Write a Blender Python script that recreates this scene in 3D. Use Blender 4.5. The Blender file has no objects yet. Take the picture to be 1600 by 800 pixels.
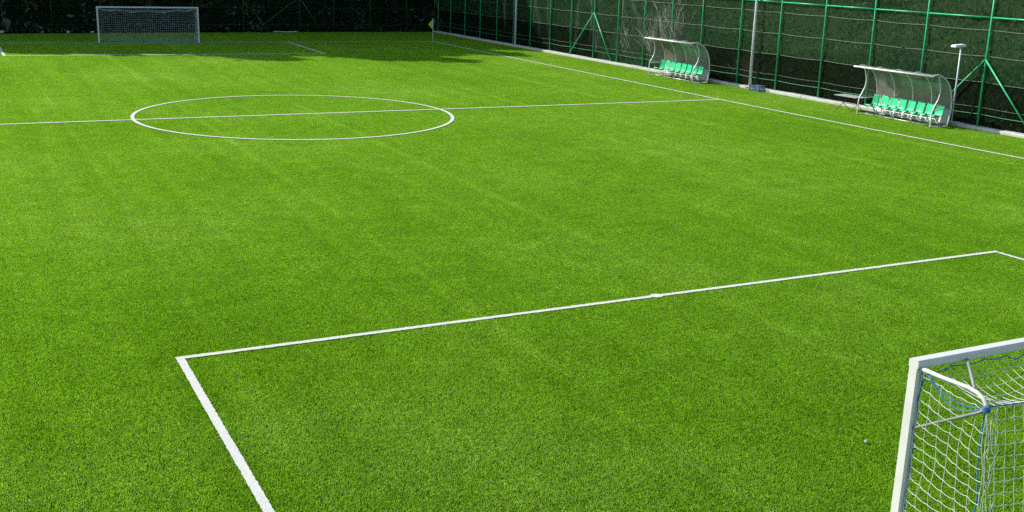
import bpy, math, random
import numpy as np
from mathutils import Vector, Matrix
random.seed(7)
rng = np.random.default_rng(7)
S = bpy.context.scene
COL = S.collection
PI = math.pi

# ------------------------------------------------------------------ mesh helpers
class MB:
    """collects shapes; build() links them as ONE mesh object"""
    def __init__(self):
        self.v, self.f, self.n = [], [], 0
    def add(self, vs, fs):
        n = len(self.v)
        self.v.extend([tuple(p) for p in vs])
        self.f.extend([tuple(i + n for i in f) for f in fs])
    def box(self, x0, x1, y0, y1, z0, z1, b=0.0):
        if b <= 0:
            vs = [(x, y, z) for z in (z0, z1) for x, y in ((x0, y0), (x1, y0), (x1, y1), (x0, y1))]
            self.add(vs, [(3, 2, 1, 0), (4, 5, 6, 7), (0, 1, 5, 4), (1, 2, 6, 5), (2, 3, 7, 6), (3, 0, 4, 7)])
            return
        rings = []
        for z, i in ((z0, b), (z0 + b, 0), (z1 - b, 0), (z1, b)):
            rings.append([(x0+i+b*(i == 0), y0+i, z), (x1-i-b*(i == 0), y0+i, z), (x1-i, y0+i+b*(i == 0), z), (x1-i, y1-i-b*(i == 0), z),
                          (x1-i-b*(i == 0), y1-i, z), (x0+i+b*(i == 0), y1-i, z), (x0+i, y1-i-b*(i == 0), z), (x0+i, y0+i+b*(i == 0), z)])
        vs = [p for r in rings for p in r]
        fs = [tuple(reversed(range(8))), tuple(range(24, 32))]
        for k in range(3):
            for j in range(8):
                a, c = k*8+j, k*8+(j+1) % 8
                fs.append((a, c, c+8, a+8))
        self.add(vs, fs)
    def tube(self, pts, r, n=8, caps=True):
        pts = [Vector(p) for p in pts]
        rs = r if isinstance(r, (list, tuple)) else [r]*len(pts)
        vs, fs = [], []
        prev = None
        for i, p in enumerate(pts):
            t = (pts[min(i+1, len(pts)-1)] - pts[max(i-1, 0)])
            if t.length < 1e-9: t = Vector((0, 0, 1))
            t.normalize()
            if prev is None:
                a = Vector((0, 0, 1)) if abs(t.z) < .9 else Vector((1, 0, 0))
                u = t.cross(a).normalized()
            else:
                u = (prev - t*prev.dot(t))
                u = u.normalized() if u.length > 1e-6 else t.orthogonal().normalized()
            prev = u
            w = t.cross(u)
            for k in range(n):
                a = 2*PI*k/n
                vs.append(p + (u*math.cos(a) + w*math.sin(a))*rs[i])
        for i in range(len(pts)-1):
            for k in range(n):
                a, b = i*n+k, i*n+(k+1) % n
                fs.append((a, b, b+n, a+n))
        if caps and n > 2:
            fs.append(tuple(reversed(range(n))))
            m = (len(pts)-1)*n
            fs.append(tuple(range(m, m+n)))
        self.add(vs, fs)
    def sweep(self, prof, path, closed=True, caps=True):
        """prof: list of (u, z) section offsets; path: list of frames (origin, u axis, v axis)"""
        n = len(prof); vs = []; fs = []
        for o, u, w in path:
            for a, b in prof:
                vs.append(o + u*a + w*b)
        for i in range(len(path)-1):
            for k in range(n if closed else n-1):
                a, b = i*n+k, i*n+(k+1) % n
                fs.append((a, b, b+n, a+n))
        if caps and closed:
            fs.append(tuple(reversed(range(n)))); m = (len(path)-1)*n
            fs.append(tuple(range(m, m+n)))
        self.add(vs, fs)
    def build(self, name, mat, parent=None, smooth=False, loc=None):
        me = bpy.data.meshes.new(name)
        me.from_pydata([tuple(v) for v in self.v], [], self.f)
        me.materials.append(mat)
        if smooth:
            me.polygons.foreach_set('use_smooth', [True]*len(me.polygons))
        me.update()
        o = bpy.data.objects.new(name, me)
        COL.objects.link(o)
        if parent is not None: o.parent = parent
        if loc is not None: o.location = loc
        return o

def mesh_np(name, V, F, mat, parent=None, smooth=False):
    """V (n,3), F (m,k) all faces same size"""
    me = bpy.data.meshes.new(name)
    m, k = F.shape
    me.vertices.add(len(V)); me.vertices.foreach_set('co', np.asarray(V, np.float32).ravel())
    me.loops.add(m*k); me.loops.foreach_set('vertex_index', F.astype(np.int32).ravel())
    me.polygons.add(m); me.polygons.foreach_set('loop_start', np.arange(0, m*k, k, dtype=np.int32))
    me.update(calc_edges=True); me.validate()
    if smooth: me.polygons.foreach_set('use_smooth', [True]*len(me.polygons))
    me.materials.append(mat)
    o = bpy.data.objects.new(name, me); COL.objects.link(o)
    if parent is not None: o.parent = parent
    return o

def tag(o, label=None, cat=None, group=None, kind=None):
    if label: o['label'] = label
    if cat: o['category'] = cat
    if group: o['group'] = group
    if kind: o['kind'] = kind
    return o

def empty(name, loc=(0, 0, 0), rz=0.0):
    o = bpy.data.objects.new(name, None); COL.objects.link(o)
    o.location = loc; o.rotation_euler = (0, 0, rz); o.empty_display_size = .2
    return o

def copy_tree(o, parent=None):
    c = o.copy(); COL.objects.link(c)
    if parent is not None: c.parent = parent
    for ch in [x for x in o.children]:
        copy_tree(ch, c)
    return c

# ------------------------------------------------------------------ materials
def new_mat(name):
    m = bpy.data.materials.new(name); m.use_nodes = True
    nt = m.node_tree
    for n in list(nt.nodes): nt.nodes.remove(n)
    out = nt.nodes.new('ShaderNodeOutputMaterial')
    return m, nt, out

def N(nt, typ, **kw):
    n = nt.nodes.new(typ)
    for k, v in kw.items():
        if k in n.inputs.keys() if isinstance(k, str) else False: n.inputs[k].default_value = v
        else: setattr(n, k, v)
    return n

def noise(nt, vec, scale, detail=3, rough=.55):
    n = nt.nodes.new('ShaderNodeTexNoise')
    n.inputs['Scale'].default_value = scale; n.inputs['Detail'].default_value = detail; n.inputs['Roughness'].default_value = rough
    if vec is not None: nt.links.new(vec, n.inputs['Vector'])
    return n.outputs['Fac']

def ramp(nt, fac, stops):
    r = nt.nodes.new('ShaderNodeValToRGB')
    el = r.color_ramp.elements
    el[0].position, el[0].color = stops[0][0], (*stops[0][1], 1)
    el[1].position, el[1].color = stops[-1][0], (*stops[-1][1], 1)
    for p, c in stops[1:-1]:
        e = el.new(p); e.color = (*c, 1)
    nt.links.new(fac, r.inputs[0])
    return r.outputs[0]

def mixc(nt, fac, a, b, mode='MIX'):
    m = nt.nodes.new('ShaderNodeMix'); m.data_type = 'RGBA'; m.blend_type = mode
    for s, v in ((0, fac), (6, a), (7, b)):
        if hasattr(v, 'is_output'): nt.links.new(v, m.inputs[s])
        elif s == 0: m.inputs[s].default_value = v
        else: m.inputs[s].default_value = (*v, 1)
    return m.outputs[2]

def math_(nt, op, a, b=None, c=None, clamp=False):
    m = nt.nodes.new('ShaderNodeMath'); m.operation = op; m.use_clamp = clamp
    for i, v in enumerate((a, b, c)):
        if v is None: continue
        if hasattr(v, 'is_output'): nt.links.new(v, m.inputs[i])
        else: m.inputs[i].default_value = v
    return m.outputs[0]

def paint(name, col, rough=.5, var=.12, scale=6.0, metallic=0.0, dirt=None, spec=.5, bump=0.0):
    """a coat of colour with uneven tone, faint grime and slightly uneven gloss"""
    m, nt, out = new_mat(name)
    pos = nt.nodes.new('ShaderNodeNewGeometry').outputs['Position']
    b = nt.nodes.new('ShaderNodeBsdfPrincipled')
    f = noise(nt, pos, scale, 5, .6)
    lo = tuple(c*(1-var) for c in col); hi = tuple(min(1, c*(1+var)) for c in col)
    c = ramp(nt, f, [(.3, lo), (.7, hi)])
    if dirt:
        g = noise(nt, pos, scale*2.7, 6, .7)
        g = ramp(nt, g, [(.52, (0, 0, 0)), (.75, (1, 1, 1))])
        c = mixc(nt, math_(nt, 'MULTIPLY', g, .55), c, dirt)
    nt.links.new(c, b.inputs['Base Color'])
    b.inputs['Metallic'].default_value = metallic
    b.inputs['Specular IOR Level'].default_value = spec
    r = math_(nt, 'MULTIPLY_ADD', f, .25, rough-.12)
    nt.links.new(r, b.inputs['Roughness'])
    if bump:
        bn = nt.nodes.new('ShaderNodeBump'); bn.inputs['Strength'].default_value = bump; bn.inputs['Distance'].default_value = .01
        nt.links.new(noise(nt, pos, scale*12, 4), bn.inputs['Height']); nt.links.new(bn.outputs[0], b.inputs['Normal'])
    nt.links.new(b.outputs[0], out.inputs[0])
    return m

def see_through(name, col, alpha, rough=.2, var=.15, scale=4.0, spec=.5):
    m, nt, out = new_mat(name)
    pos = nt.nodes.new('ShaderNodeNewGeometry').outputs['Position']
    b = nt.nodes.new('ShaderNodeBsdfPrincipled')
    f = noise(nt, pos, scale, 5, .65)
    nt.links.new(ramp(nt, f, [(.3, tuple(c*(1-var) for c in col)), (.7, tuple(c*(1+var) for c in col))]), b.inputs['Base Color'])
    b.inputs['Roughness'].default_value = rough; b.inputs['Specular IOR Level'].default_value = spec
    nt.links.new(math_(nt, 'MULTIPLY_ADD', f, .3, alpha-.15, True), b.inputs['Alpha'])
    nt.links.new(b.outputs[0], out.inputs[0])
    return m

def leaf_mat(name, stops, trans=.25, scale=1.2):
    m, nt, out = new_mat(name)
    g = nt.nodes.new('ShaderNodeNewGeometry')
    f = math_(nt, 'MULTIPLY_ADD', g.outputs['Random Per Island'], .6, math_(nt, 'MULTIPLY', noise(nt, g.outputs['Position'], scale, 3), .4))
    c = ramp(nt, f, stops)
    d = nt.nodes.new('ShaderNodeBsdfPrincipled'); d.inputs['Roughness'].default_value = .55
    nt.links.new(c, d.inputs['Base Color'])
    t = nt.nodes.new('ShaderNodeBsdfTranslucent'); nt.links.new(c, t.inputs[0])
    mx = nt.nodes.new('ShaderNodeMixShader'); mx.inputs[0].default_value = trans
    nt.links.new(d.outputs[0], mx.inputs[1]); nt.links.new(t.outputs[0], mx.inputs[2])
    nt.links.new(mx.outputs[0], out.inputs[0])
    return m

def turf_mat(name, blade):
    m, nt, out = new_mat(name)
    g = nt.nodes.new('ShaderNodeNewGeometry'); pos = g.outputs['Position']
    big = noise(nt, pos, .16, 3, .5); mid = noise(nt, pos, 1.6, 4, .6); fine = noise(nt, pos, 14, 5, .7); clump = noise(nt, pos, 9, 5, .8)
    if blade:
        at = nt.nodes.new('ShaderNodeAttribute'); at.attribute_name = 'tone'
        f = math_(nt, 'MULTIPLY_ADD', at.outputs['Fac'], .62, math_(nt, 'MULTIPLY', fine, .38))
        c = ramp(nt, f, TURF_STOPS)
    else:
        c = ramp(nt, fine, [(.3, (.006, .016, .002)), (.7, (.018, .048, .003))])
    c = mixc(nt, 1.0, c, ramp(nt, mid, [(.3, (.84, .87, .8)), (.7, (1.12, 1.08, 1.3))]), 'MULTIPLY')
    c = mixc(nt, 1.0, c, mixc(nt, 1.0, ramp(nt, big, [(.3, (.85, .90, .6)), (.5, (1, 1, 1)), (.7, (1.22, 1.09, 2.6))]), ramp(nt, clump, [(.34, (.74, .77, .65)), (.5, (1.02, 1.02, 1)), (.68, (1.34, 1.22, 1.6))]), 'MULTIPLY'), 'MULTIPLY')  # broad pale patches put the turf's sheen into the colour
    spark = math_(nt, 'MULTIPLY_ADD', noise(nt, pos, 21, 2, .6), 9.0, -5.75, True)   # pale specks: sparkle of the fibres painted into their colour
    if blade: c = mixc(nt, math_(nt, 'MULTIPLY', spark, .45), c, (.50, .66, .22))
    # seams of the turf rolls, which run the length of the pitch
    sx = nt.nodes.new('ShaderNodeSeparateXYZ'); nt.links.new(pos, sx.inputs[0])
    wob = math_(nt, 'MULTIPLY_ADD', noise(nt, pos, .8, 2), .16, -.08)
    u = math_(nt, 'ADD', sx.outputs[0], wob)
    fr = math_(nt, 'ABSOLUTE', math_(nt, 'SUBTRACT', math_(nt, 'FRACT', math_(nt, 'DIVIDE', math_(nt, 'ADD', u, 43.4), 4.0)), .0))
    seam = math_(nt, 'SUBTRACT', 1.0, math_(nt, 'MULTIPLY', math_(nt, 'ABSOLUTE', math_(nt, 'SUBTRACT', fr, .04)), 22.0), None, True)
    seam = math_(nt, 'MULTIPLY', seam, math_(nt, 'MULTIPLY_ADD', noise(nt, pos, .5, 3), 2.5, -.6, True))
    mp = nt.nodes.new('ShaderNodeMapping'); mp.inputs['Scale'].default_value = (1.6, .035, 1); nt.links.new(pos, mp.inputs[0])
    brush = noise(nt, mp.outputs[0], 1.0, 4, .6)      # combed lengthwise by the brushing machine
    c = mixc(nt, 1.0, c, ramp(nt, brush, [(.32, (.90, .93, .85)), (.68, (1.11, 1.07, 1.4))]), 'MULTIPLY')
    c = mixc(nt, seam, c, mixc(nt, 1.0, c, (1.26, 1.16, 1.9), 'MULTIPLY'))
    if blade:
        b = nt.nodes.new('ShaderNodeBsdfPrincipled'); nt.links.new(c, b.inputs['Base Color'])
        b.inputs['Roughness'].default_value = .4; b.inputs['Specular IOR Level'].default_value = .25
        t = nt.nodes.new('ShaderNodeBsdfTranslucent'); nt.links.new(c, t.inputs[0])
        mx = nt.nodes.new('ShaderNodeMixShader'); mx.inputs[0].default_value = .5
        nt.links.new(b.outputs[0], mx.inputs[1]); nt.links.new(t.outputs[0], mx.inputs[2]); nt.links.new(mx.outputs[0], out.inputs[0])
    else:
        b = nt.nodes.new('ShaderNodeBsdfDiffuse'); nt.links.new(c, b.inputs[0]); nt.links.new(b.outputs[0], out.inputs[0])
    return m

TURF_STOPS = [(.12, (.05, .135, .001)), (.45, (.215, .475, .006)), (.70, (.335, .655, .016)), (.84, (.50, .76, .05)), (.94, (.72, .80, .30))]

def net_mat(name, col, cover, hi):
    """knitted shade net: threads with see-through gaps, woven on the slant"""
    m, nt, out = new_mat(name)
    g = nt.nodes.new('ShaderNodeNewGeometry')
    mp = nt.nodes.new('ShaderNodeMapping'); mp.inputs['Rotation'].default_value = (.7, 0, .0); mp.inputs['Scale'].default_value = (1, 1, .38)
    nt.links.new(g.outputs['Position'], mp.inputs[0])
    f = noise(nt, mp.outputs[0], 22, 4, .8); l = noise(nt, g.outputs['Position'], .5, 3)
    c = ramp(nt, f, [(.35, tuple(x*.6 for x in col)), (.52, tuple(x*1.5 for x in col)), (.66, hi)])
    d = nt.nodes.new('ShaderNodeBsdfDiffuse'); nt.links.new(c, d.inputs[0])
    tl = nt.nodes.new('ShaderNodeBsdfTranslucent'); nt.links.new(c, tl.inputs[0])
    th = nt.nodes.new('ShaderNodeMixShader'); th.inputs[0].default_value = .2
    nt.links.new(d.outputs[0], th.inputs[1]); nt.links.new(tl.outputs[0], th.inputs[2])
    tr = nt.nodes.new('ShaderNodeBsdfTransparent')
    mx = nt.nodes.new('ShaderNodeMixShader')
    cov = math_(nt, 'ADD', math_(nt, 'MULTIPLY_ADD', f, .5, cover-.25), math_(nt, 'MULTIPLY_ADD', l, .3, -.15), None, True)
    nt.links.new(cov, mx.inputs[0]); nt.links.new(tr.outputs[0], mx.inputs[1]); nt.links.new(th.outputs[0], mx.inputs[2])
    nt.links.new(mx.outputs[0], out.inputs[0])
    return m

M = {}
M['turf'] = turf_mat('turf_backing', False)
M['blade'] = turf_mat('turf_fibre', True)
M['line'] = paint('white_fibre', (.535, .545, .50), .8, .12, 30, dirt=(.36, .42, .24), spec=.2, bump=.6)
M['dull_steel'] = paint('dull_grey_steel', (.20, .21, .20), .5, .2, 9)
M['goal'] = paint('white_enamel', (.55, .56, .515), .4, .06, 3, dirt=(.42, .43, .36))
M['galv'] = paint('galvanised_steel', (.42, .44, .43), .42, .2, 9, metallic=.55)
M['cord'] = paint('white_net_cord', (.60, .61, .57), .8, .1, 20, spec=.2)
M['rope'] = paint('blue_rope', (.035, .15, .32), .7, .3, 25, spec=.3)
M['green_steel'] = paint('green_powder_coat', (.012, .42, .15), .4, .25, 5)
M['wire'] = paint('galvanised_wire', (.17, .20, .14), .5, .3, 3)
M['green_wire'] = paint('green_coated_wire', (.03, .24, .10), .5, .3, 3)
M['net'] = net_mat('green_shade_net', (.010, .034, .011), .66, (.065, .11, .058))
M['screen'] = net_mat('dark_screen_cloth', (.004, .008, .004), .80, (.02, .034, .016))
M['concrete'] = paint('kerb_concrete', (.44, .44, .40), .85, .18, 4, dirt=(.22, .23, .15), spec=.2, bump=.4)
M['pole'] = paint('pole_paint', (.62, .64, .65), .4, .12, 2.5, dirt=(.3, .3, .3))
M['alu'] = paint('brushed_aluminium', (.66, .67, .65), .4, .12, 8, metallic=.1)
M['shell'] = see_through('tinted_polycarbonate', (.22, .215, .17), 1.0, .15, .25, 2.5, .8)
M['end_glass'] = see_through('clear_end_glazing', (.30, .30, .26), .30, .12, .2, 3, .6)
M['white_panel'] = paint('white_panel', (.62, .63, .60), .5, .12, 5, dirt=(.35, .35, .3))
M['seat'] = paint('green_seat_plastic', (.012, .50, .21), .4, .1, 4, spec=.35)
M['dark_steel'] = paint('dark_steel', (.05, .055, .05), .45, .2, 8)
M['tabletop'] = paint('worn_grey_board', (.30, .31, .28), .55, .2, 7)
M['crate'] = paint('blue_grey_plastic', (.06, .12, .17), .5, .25, 8)
M['flag'] = leaf_mat('lime_cloth', [(.2, (.62, .82, .02)), (.9, (.72, .90, .03))], .5)
M['stone'] = paint('pale_stone', (.52, .50, .46), .9, .25, 30, bump=.8)
M['soil'] = paint('soil_and_litter', (.022, .036, .012), .95, .45, 2.2, spec=.1, bump=.5)
M['bark'] = paint('dark_bark', (.05, .04, .03), .95, .4, 6, spec=.1, bump=.8)
M['twig'] = paint('pale_bare_wood', (.58, .55, .46), .9, .25, 5, spec=.1)
M['conifer'] = leaf_mat('conifer_needles', [(.2, (.010, .022, .008)), (.55, (.022, .048, .014)), (.9, (.06, .10, .03))], .05)
M['ivy'] = leaf_mat('ivy_leaves', [(.2, (.010, .030, .007)), (.55, (.026, .060, .014)), (.92, (.05, .09, .025))], .15, .9)
M['bush'] = leaf_mat('bush_leaves', [(.2, (.02, .05, .012)), (.6, (.05, .095, .025)), (.92, (.12, .16, .06))], .2)
M['scrap'] = paint('pale_litter', (.45, .46, .40), .8, .2, 9)

# ------------------------------------------------------------------ measured layout (metres)
def FX(y): return 20.62 + (66.5-y)*.0195          # centre line of the side fence
def FY(x): return 66.75 + (20.6-x)*.055           # centre line of the far fence
TOUCH = [(16.95, 58.85), (17.05, 52), (17.17, 41), (17.28, 32), (17.36, 28), (17.57, 21.3), (17.83, 15.4), (18.1, 8.5), (18.35, 0)]

# ------------------------------------------------------------------ ground, hills
def ground():
    mb = MB(); mb.add([(-260, -160, -.06), (260, -160, -.06), (260, 360, -.06), (-260, 360, -.06)], [(0, 1, 2, 3)])
    tag(mb.build('ground', M['soil']), kind='structure')
    mb = MB(); mb.add([(-22, -8, 0), (FX(-8)-.1, -8, 0), (FX(67)-.1, 66.9, 0), (-22, FY(-22)-.05, 0)], [(0, 1, 2, 3)])
    tag(mb.build('pitch', M['turf']), kind='structure')
ground()

def hillside(name, p0, ax, length, out_, prof, seed, nl=70, no=26):
    """bank rising away from a fence: p0 + ax*s + out_*d, height prof(d)"""
    r = np.random.default_rng(seed); V = []
    ph = r.uniform(0, 6, 8)
    for j in range(no+1):
        d = (j/no)**1.4*prof[-1][0]
        h = np.interp(d, [a for a, b in prof], [b for a, b in prof])
        for i in range(nl+1):
            s = length*i/nl
            w = min(1, d/3)
            z = h + w*(.5*math.sin(s*.31+ph[0])+.35*math.sin(s*.73+d*.5+ph[1])+.3*math.sin(d*1.1+ph[2]+s*.2)) + w*r.normal(0, .12)
            q = p0 + ax*s + out_*d
            V.append((q.x, q.y, z))
    F = [(j*(nl+1)+i, j*(nl+1)+i+1, (j+1)*(nl+1)+i+1, (j+1)*(nl+1)+i) for j in range(no) for i in range(nl)]
    mb = MB(); mb.add(V, F); o = mb.build(name, M['soil'], smooth=True)
    tag(o, kind='structure')
    return np.array(V).reshape(no+1, nl+1, 3)
side_hill = hillside('hillside', Vector((FX(-20)+.12, -20, 0)), Vector((-.0195, 1, 0)).normalized(), 100, Vector((1, .0195, 0)),
                     [(0, .05), (1.2, .12), (4, 2.2), (12, 8), (30, 17), (60, 24)], 3)
added_far_hill = hillside('added_hills', Vector((-70, FY(-70)+5, 0)), Vector((1, -.055, 0)).normalized(), 150, Vector((.055, 1, 0)),
                    [(0, -.04), (8, 1.0), (20, 5), (40, 11), (80, 16)], 4)  # unseen hill, added to keep sky light out of the gaps between trees

# ------------------------------------------------------------------ turf fibres (stuff: one object, its own mesh repeated by geometry nodes)
def turf_fibres():
    P, n = 2.0, 52000
    x = rng.uniform(-P/2, P/2, n); y = rng.uniform(-P/2, P/2, n)
    h = rng.uniform(.011, .021, n); w = rng.uniform(.0013, .0030, n)
    a = rng.uniform(0, 2*PI, n); la = rng.uniform(0, 2*PI, n); ln = rng.uniform(.15, .95, n)*h
    tone = np.clip(rng.normal(.5, .19, n), 0, 1)
    hot = rng.random(n) < .035; tone[hot] = rng.uniform(.9, 1.15, hot.sum())
    cx, sx = np.cos(a)*w, np.sin(a)*w
    dx, dy = np.cos(la)*ln, np.sin(la)*ln
    z0 = np.zeros(n)
    V = np.stack([np.stack([x-cx, y-sx, z0], 1), np.stack([x+cx, y+sx, z0], 1),
                  np.stack([x+cx*.8+dx*.35, y+sx*.8+dy*.35, h*.62], 1), np.stack([x-cx*.8+dx*.35, y-sx*.8+dy*.35, h*.62], 1),
                  np.stack([x+dx+cx*.25, y+dy+sx*.25, h], 1), np.stack([x+dx-cx*.25, y+dy-sx*.25, h], 1)], 1).reshape(-1, 3)
    b = np.arange(n)*6
    F = np.stack([np.stack([b, b+1, b+2, b+3], 1), np.stack([b+3, b+2, b+4, b+5], 1)], 1).reshape(-1, 4)
    o = mesh_np('turf', V, F, M['blade'])
    at = o.data.attributes.new('tone', 'FLOAT', 'FACE'); at.data.foreach_set('value', np.repeat(tone, 2).astype(np.float32))
    tag(o, 'short bright green artificial turf covering the whole football pitch', 'turf', kind='stuff')
    t = bpy.data.node_groups.new('turf_spread', 'GeometryNodeTree')
    t.interface.new_socket('Geometry', in_out='INPUT', socket_type='NodeSocketGeometry')
    t.interface.new_socket('Geometry', in_out='OUTPUT', socket_type='NodeSocketGeometry')
    gi, go = t.nodes.new('NodeGroupInput'), t.nodes.new('NodeGroupOutput')
    nx, ny = 22, 37
    gr = t.nodes.new('GeometryNodeMeshGrid')
    gr.inputs['Size X'].default_value = (nx-1)*P; gr.inputs['Size Y'].default_value = (ny-1)*P
    gr.inputs['Vertices X'].default_value = nx; gr.inputs['Vertices Y'].default_value = ny
    tf = t.nodes.new('GeometryNodeTransform'); tf.inputs['Translation'].default_value = (-.6, 30.2, .001)
    tf.inputs['Rotation'].default_value = (0, 0, .0195)
    rv = t.nodes.new('FunctionNodeRandomValue'); rv.data_type = 'INT'
    [s for s in rv.inputs if s.enabled and s.name == 'Min'][0].default_value = 0
    [s for s in rv.inputs if s.enabled and s.name == 'Max'][0].default_value = 3
    ro = [s for s in rv.outputs if s.enabled][0]
    mu = t.nodes.new('ShaderNodeMath'); mu.operation = 'MULTIPLY_ADD'; mu.inputs[1].default_value = PI/2; mu.inputs[2].default_value = .0195
    t.links.new(ro, mu.inputs[0])
    cb = t.nodes.new('ShaderNodeCombineXYZ'); t.links.new(mu.outputs[0], cb.inputs[2])
    ip = t.nodes.new('GeometryNodeInstanceOnPoints')
    t.links.new(gr.outputs['Mesh'], tf.inputs['Geometry']); t.links.new(tf.outputs[0], ip.inputs['Points'])
    t.links.new(gi.outputs[0], ip.inputs['Instance']); t.links.new(cb.outputs[0], ip.inputs['Rotation'])
    t.links.new(ip.outputs[0], go.inputs[0])
    md = o.modifiers.new('spread', 'NODES'); md.node_group = t
turf_fibres()

# ------------------------------------------------------------------ markings: white fibre let into the turf
LZ = .0185
def marking(name, pts, w=.10, closed=False, step=.03, extra=None, LZ=.0185):
    P = [np.array(p, float) for p in pts]
    if closed: P.append(P[0])
    d = np.concatenate([[0], np.cumsum([np.linalg.norm(b-a) for a, b in zip(P, P[1:])])])
    n = max(2, int(d[-1]/step)); s = np.linspace(0, d[-1], n+1)
    X = np.interp(s, d, [p[0] for p in P]); Y = np.interp(s, d, [p[1] for p in P])
    tx, ty = np.gradient(X), np.gradient(Y)
    if closed:
        tx[0] = tx[-1] = X[1]-X[-2]; ty[0] = ty[-1] = Y[1]-Y[-2]
    L = np.hypot(tx, ty); nx, ny = -ty/L, tx/L
    j1, j2 = rng.normal(0, .0035, n+1), rng.normal(0, .0035, n+1)
    if closed: j1[-1], j2[-1] = j1[0], j2[0]
    V = [(x+a*(w/2+j), y+b*(w/2+j), LZ) for x, y, a, b, j in zip(X, Y, nx, ny, j1)] + \
        [(x-a*(w/2+j), y-b*(w/2+j), LZ) for x, y, a, b, j in zip(X, Y, nx, ny, j2)]
    m = n+1
    mb = MB(); mb.add(V, [(i, i+m, i+m+1, i+1) for i in range(n)])
    if extra: extra(mb)
    return tag(mb.build(name, M['line']), kind='structure')

marking('touchline', TOUCH, .12, step=.05, LZ=.024)
def goal_y(x): return 59.72-.062*x
def box_y(x): return 52.2-.075*x
def half_y(x): return 29.82-.022*x
marking('goal_line', [(16.9, goal_y(16.9)), (-17.5, goal_y(-17.5))], .15, step=.08, LZ=.024)
marking('goal_line', [(18.2, -.02), (-17.5, -.02)], .10)
marking('touchline', [(-17.55, .1), (-17.55, 60.7)], .10, step=.08, LZ=.024)
marking('halfway_line', [(17.25, half_y(17.25)), (-17.5, half_y(-17.5))], .12, step=.05, LZ=.024)
th = np.linspace(0, 2*PI, 180)[:-1]
marking('centre_circle', [(5.21*math.cos(t), 29.72+5.21*math.sin(t)-.02*5.2*math.cos(t)) for t in th], .115, closed=True, LZ=.025)
def penalty_dash(mb):
    mb.add([(-.12+.11*math.cos(a)+.10*0, 7.86+.10*math.sin(a), LZ+.003) for a in np.linspace(0, 2*PI, 13)[:-1]], [tuple(range(12))])
marking('penalty_area_line', [(-7.80, .05), (-7.81, 7.80)], .105)
marking('penalty_area_line', [(-7.865, 7.85), (7.92, 7.87)], .10, extra=penalty_dash)
marking('penalty_area_line', [(7.87, 7.80), (7.99, .05)], .10)
marking('penalty_area_line', [(-7.95, box_y(-7.95)-.06), (7.83, box_y(7.83)-.06)], .15, step=.08, LZ=.024)
marking('penalty_area_line', [(7.78, box_y(7.8)), (7.84, goal_y(7.8)-.06)], .14, step=.08, LZ=.024)
marking('penalty_area_line', [(-7.9, box_y(-7.9)), (-7.95, goal_y(-7.9)-.06)], .14, step=.08, LZ=.024)

# ------------------------------------------------------------------ kerb under the side fence
def kerb():
    mb = MB(); y = -8.0
    while y < 66.6:
        y1 = min(y+1.0, 66.75)
        h = .115+random.uniform(-.008, .008); dx = random.uniform(-.006, .006)
        xa, xb = FX(y), FX(y1)
        pr = [(-.26+dx, -.05), (.10, -.05), (.10, h), (-.235+dx, h), (-.26+dx, h-.025)]
        V = [(xa+a, y+.004, b) for a, b in pr]+[(xb+a, y1-.004, b) for a, b in pr]
        mb.add(V, [(0, 1, 2, 3, 4)[::1], (9, 8, 7, 6, 5)]+[(k, 5+k, 5+(k+1) % 5, (k+1) % 5) for k in range(5)])
        y = y1
    tag(mb.build('kerb', M['concrete']), kind='structure')
kerb()

# ------------------------------------------------------------------ fences
def net_panel(mb, pts, z0, z1, dz=.3, sway=.02):
    n = len(pts); rows = max(2, int((z1-z0)/dz)+1)
    V = []
    for j in range(rows):
        z = z0+(z1-z0)*j/(rows-1)
        for x, y, nx, ny in pts:
            k = random.gauss(0, sway); V.append((x+nx*k, y+ny*k, z))
    mb.add(V, [(j*n+i, j*n+i+1, (j+1)*n+i+1, (j+1)*n+i) for j in range(rows-1) for i in range(n-1)])

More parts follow.
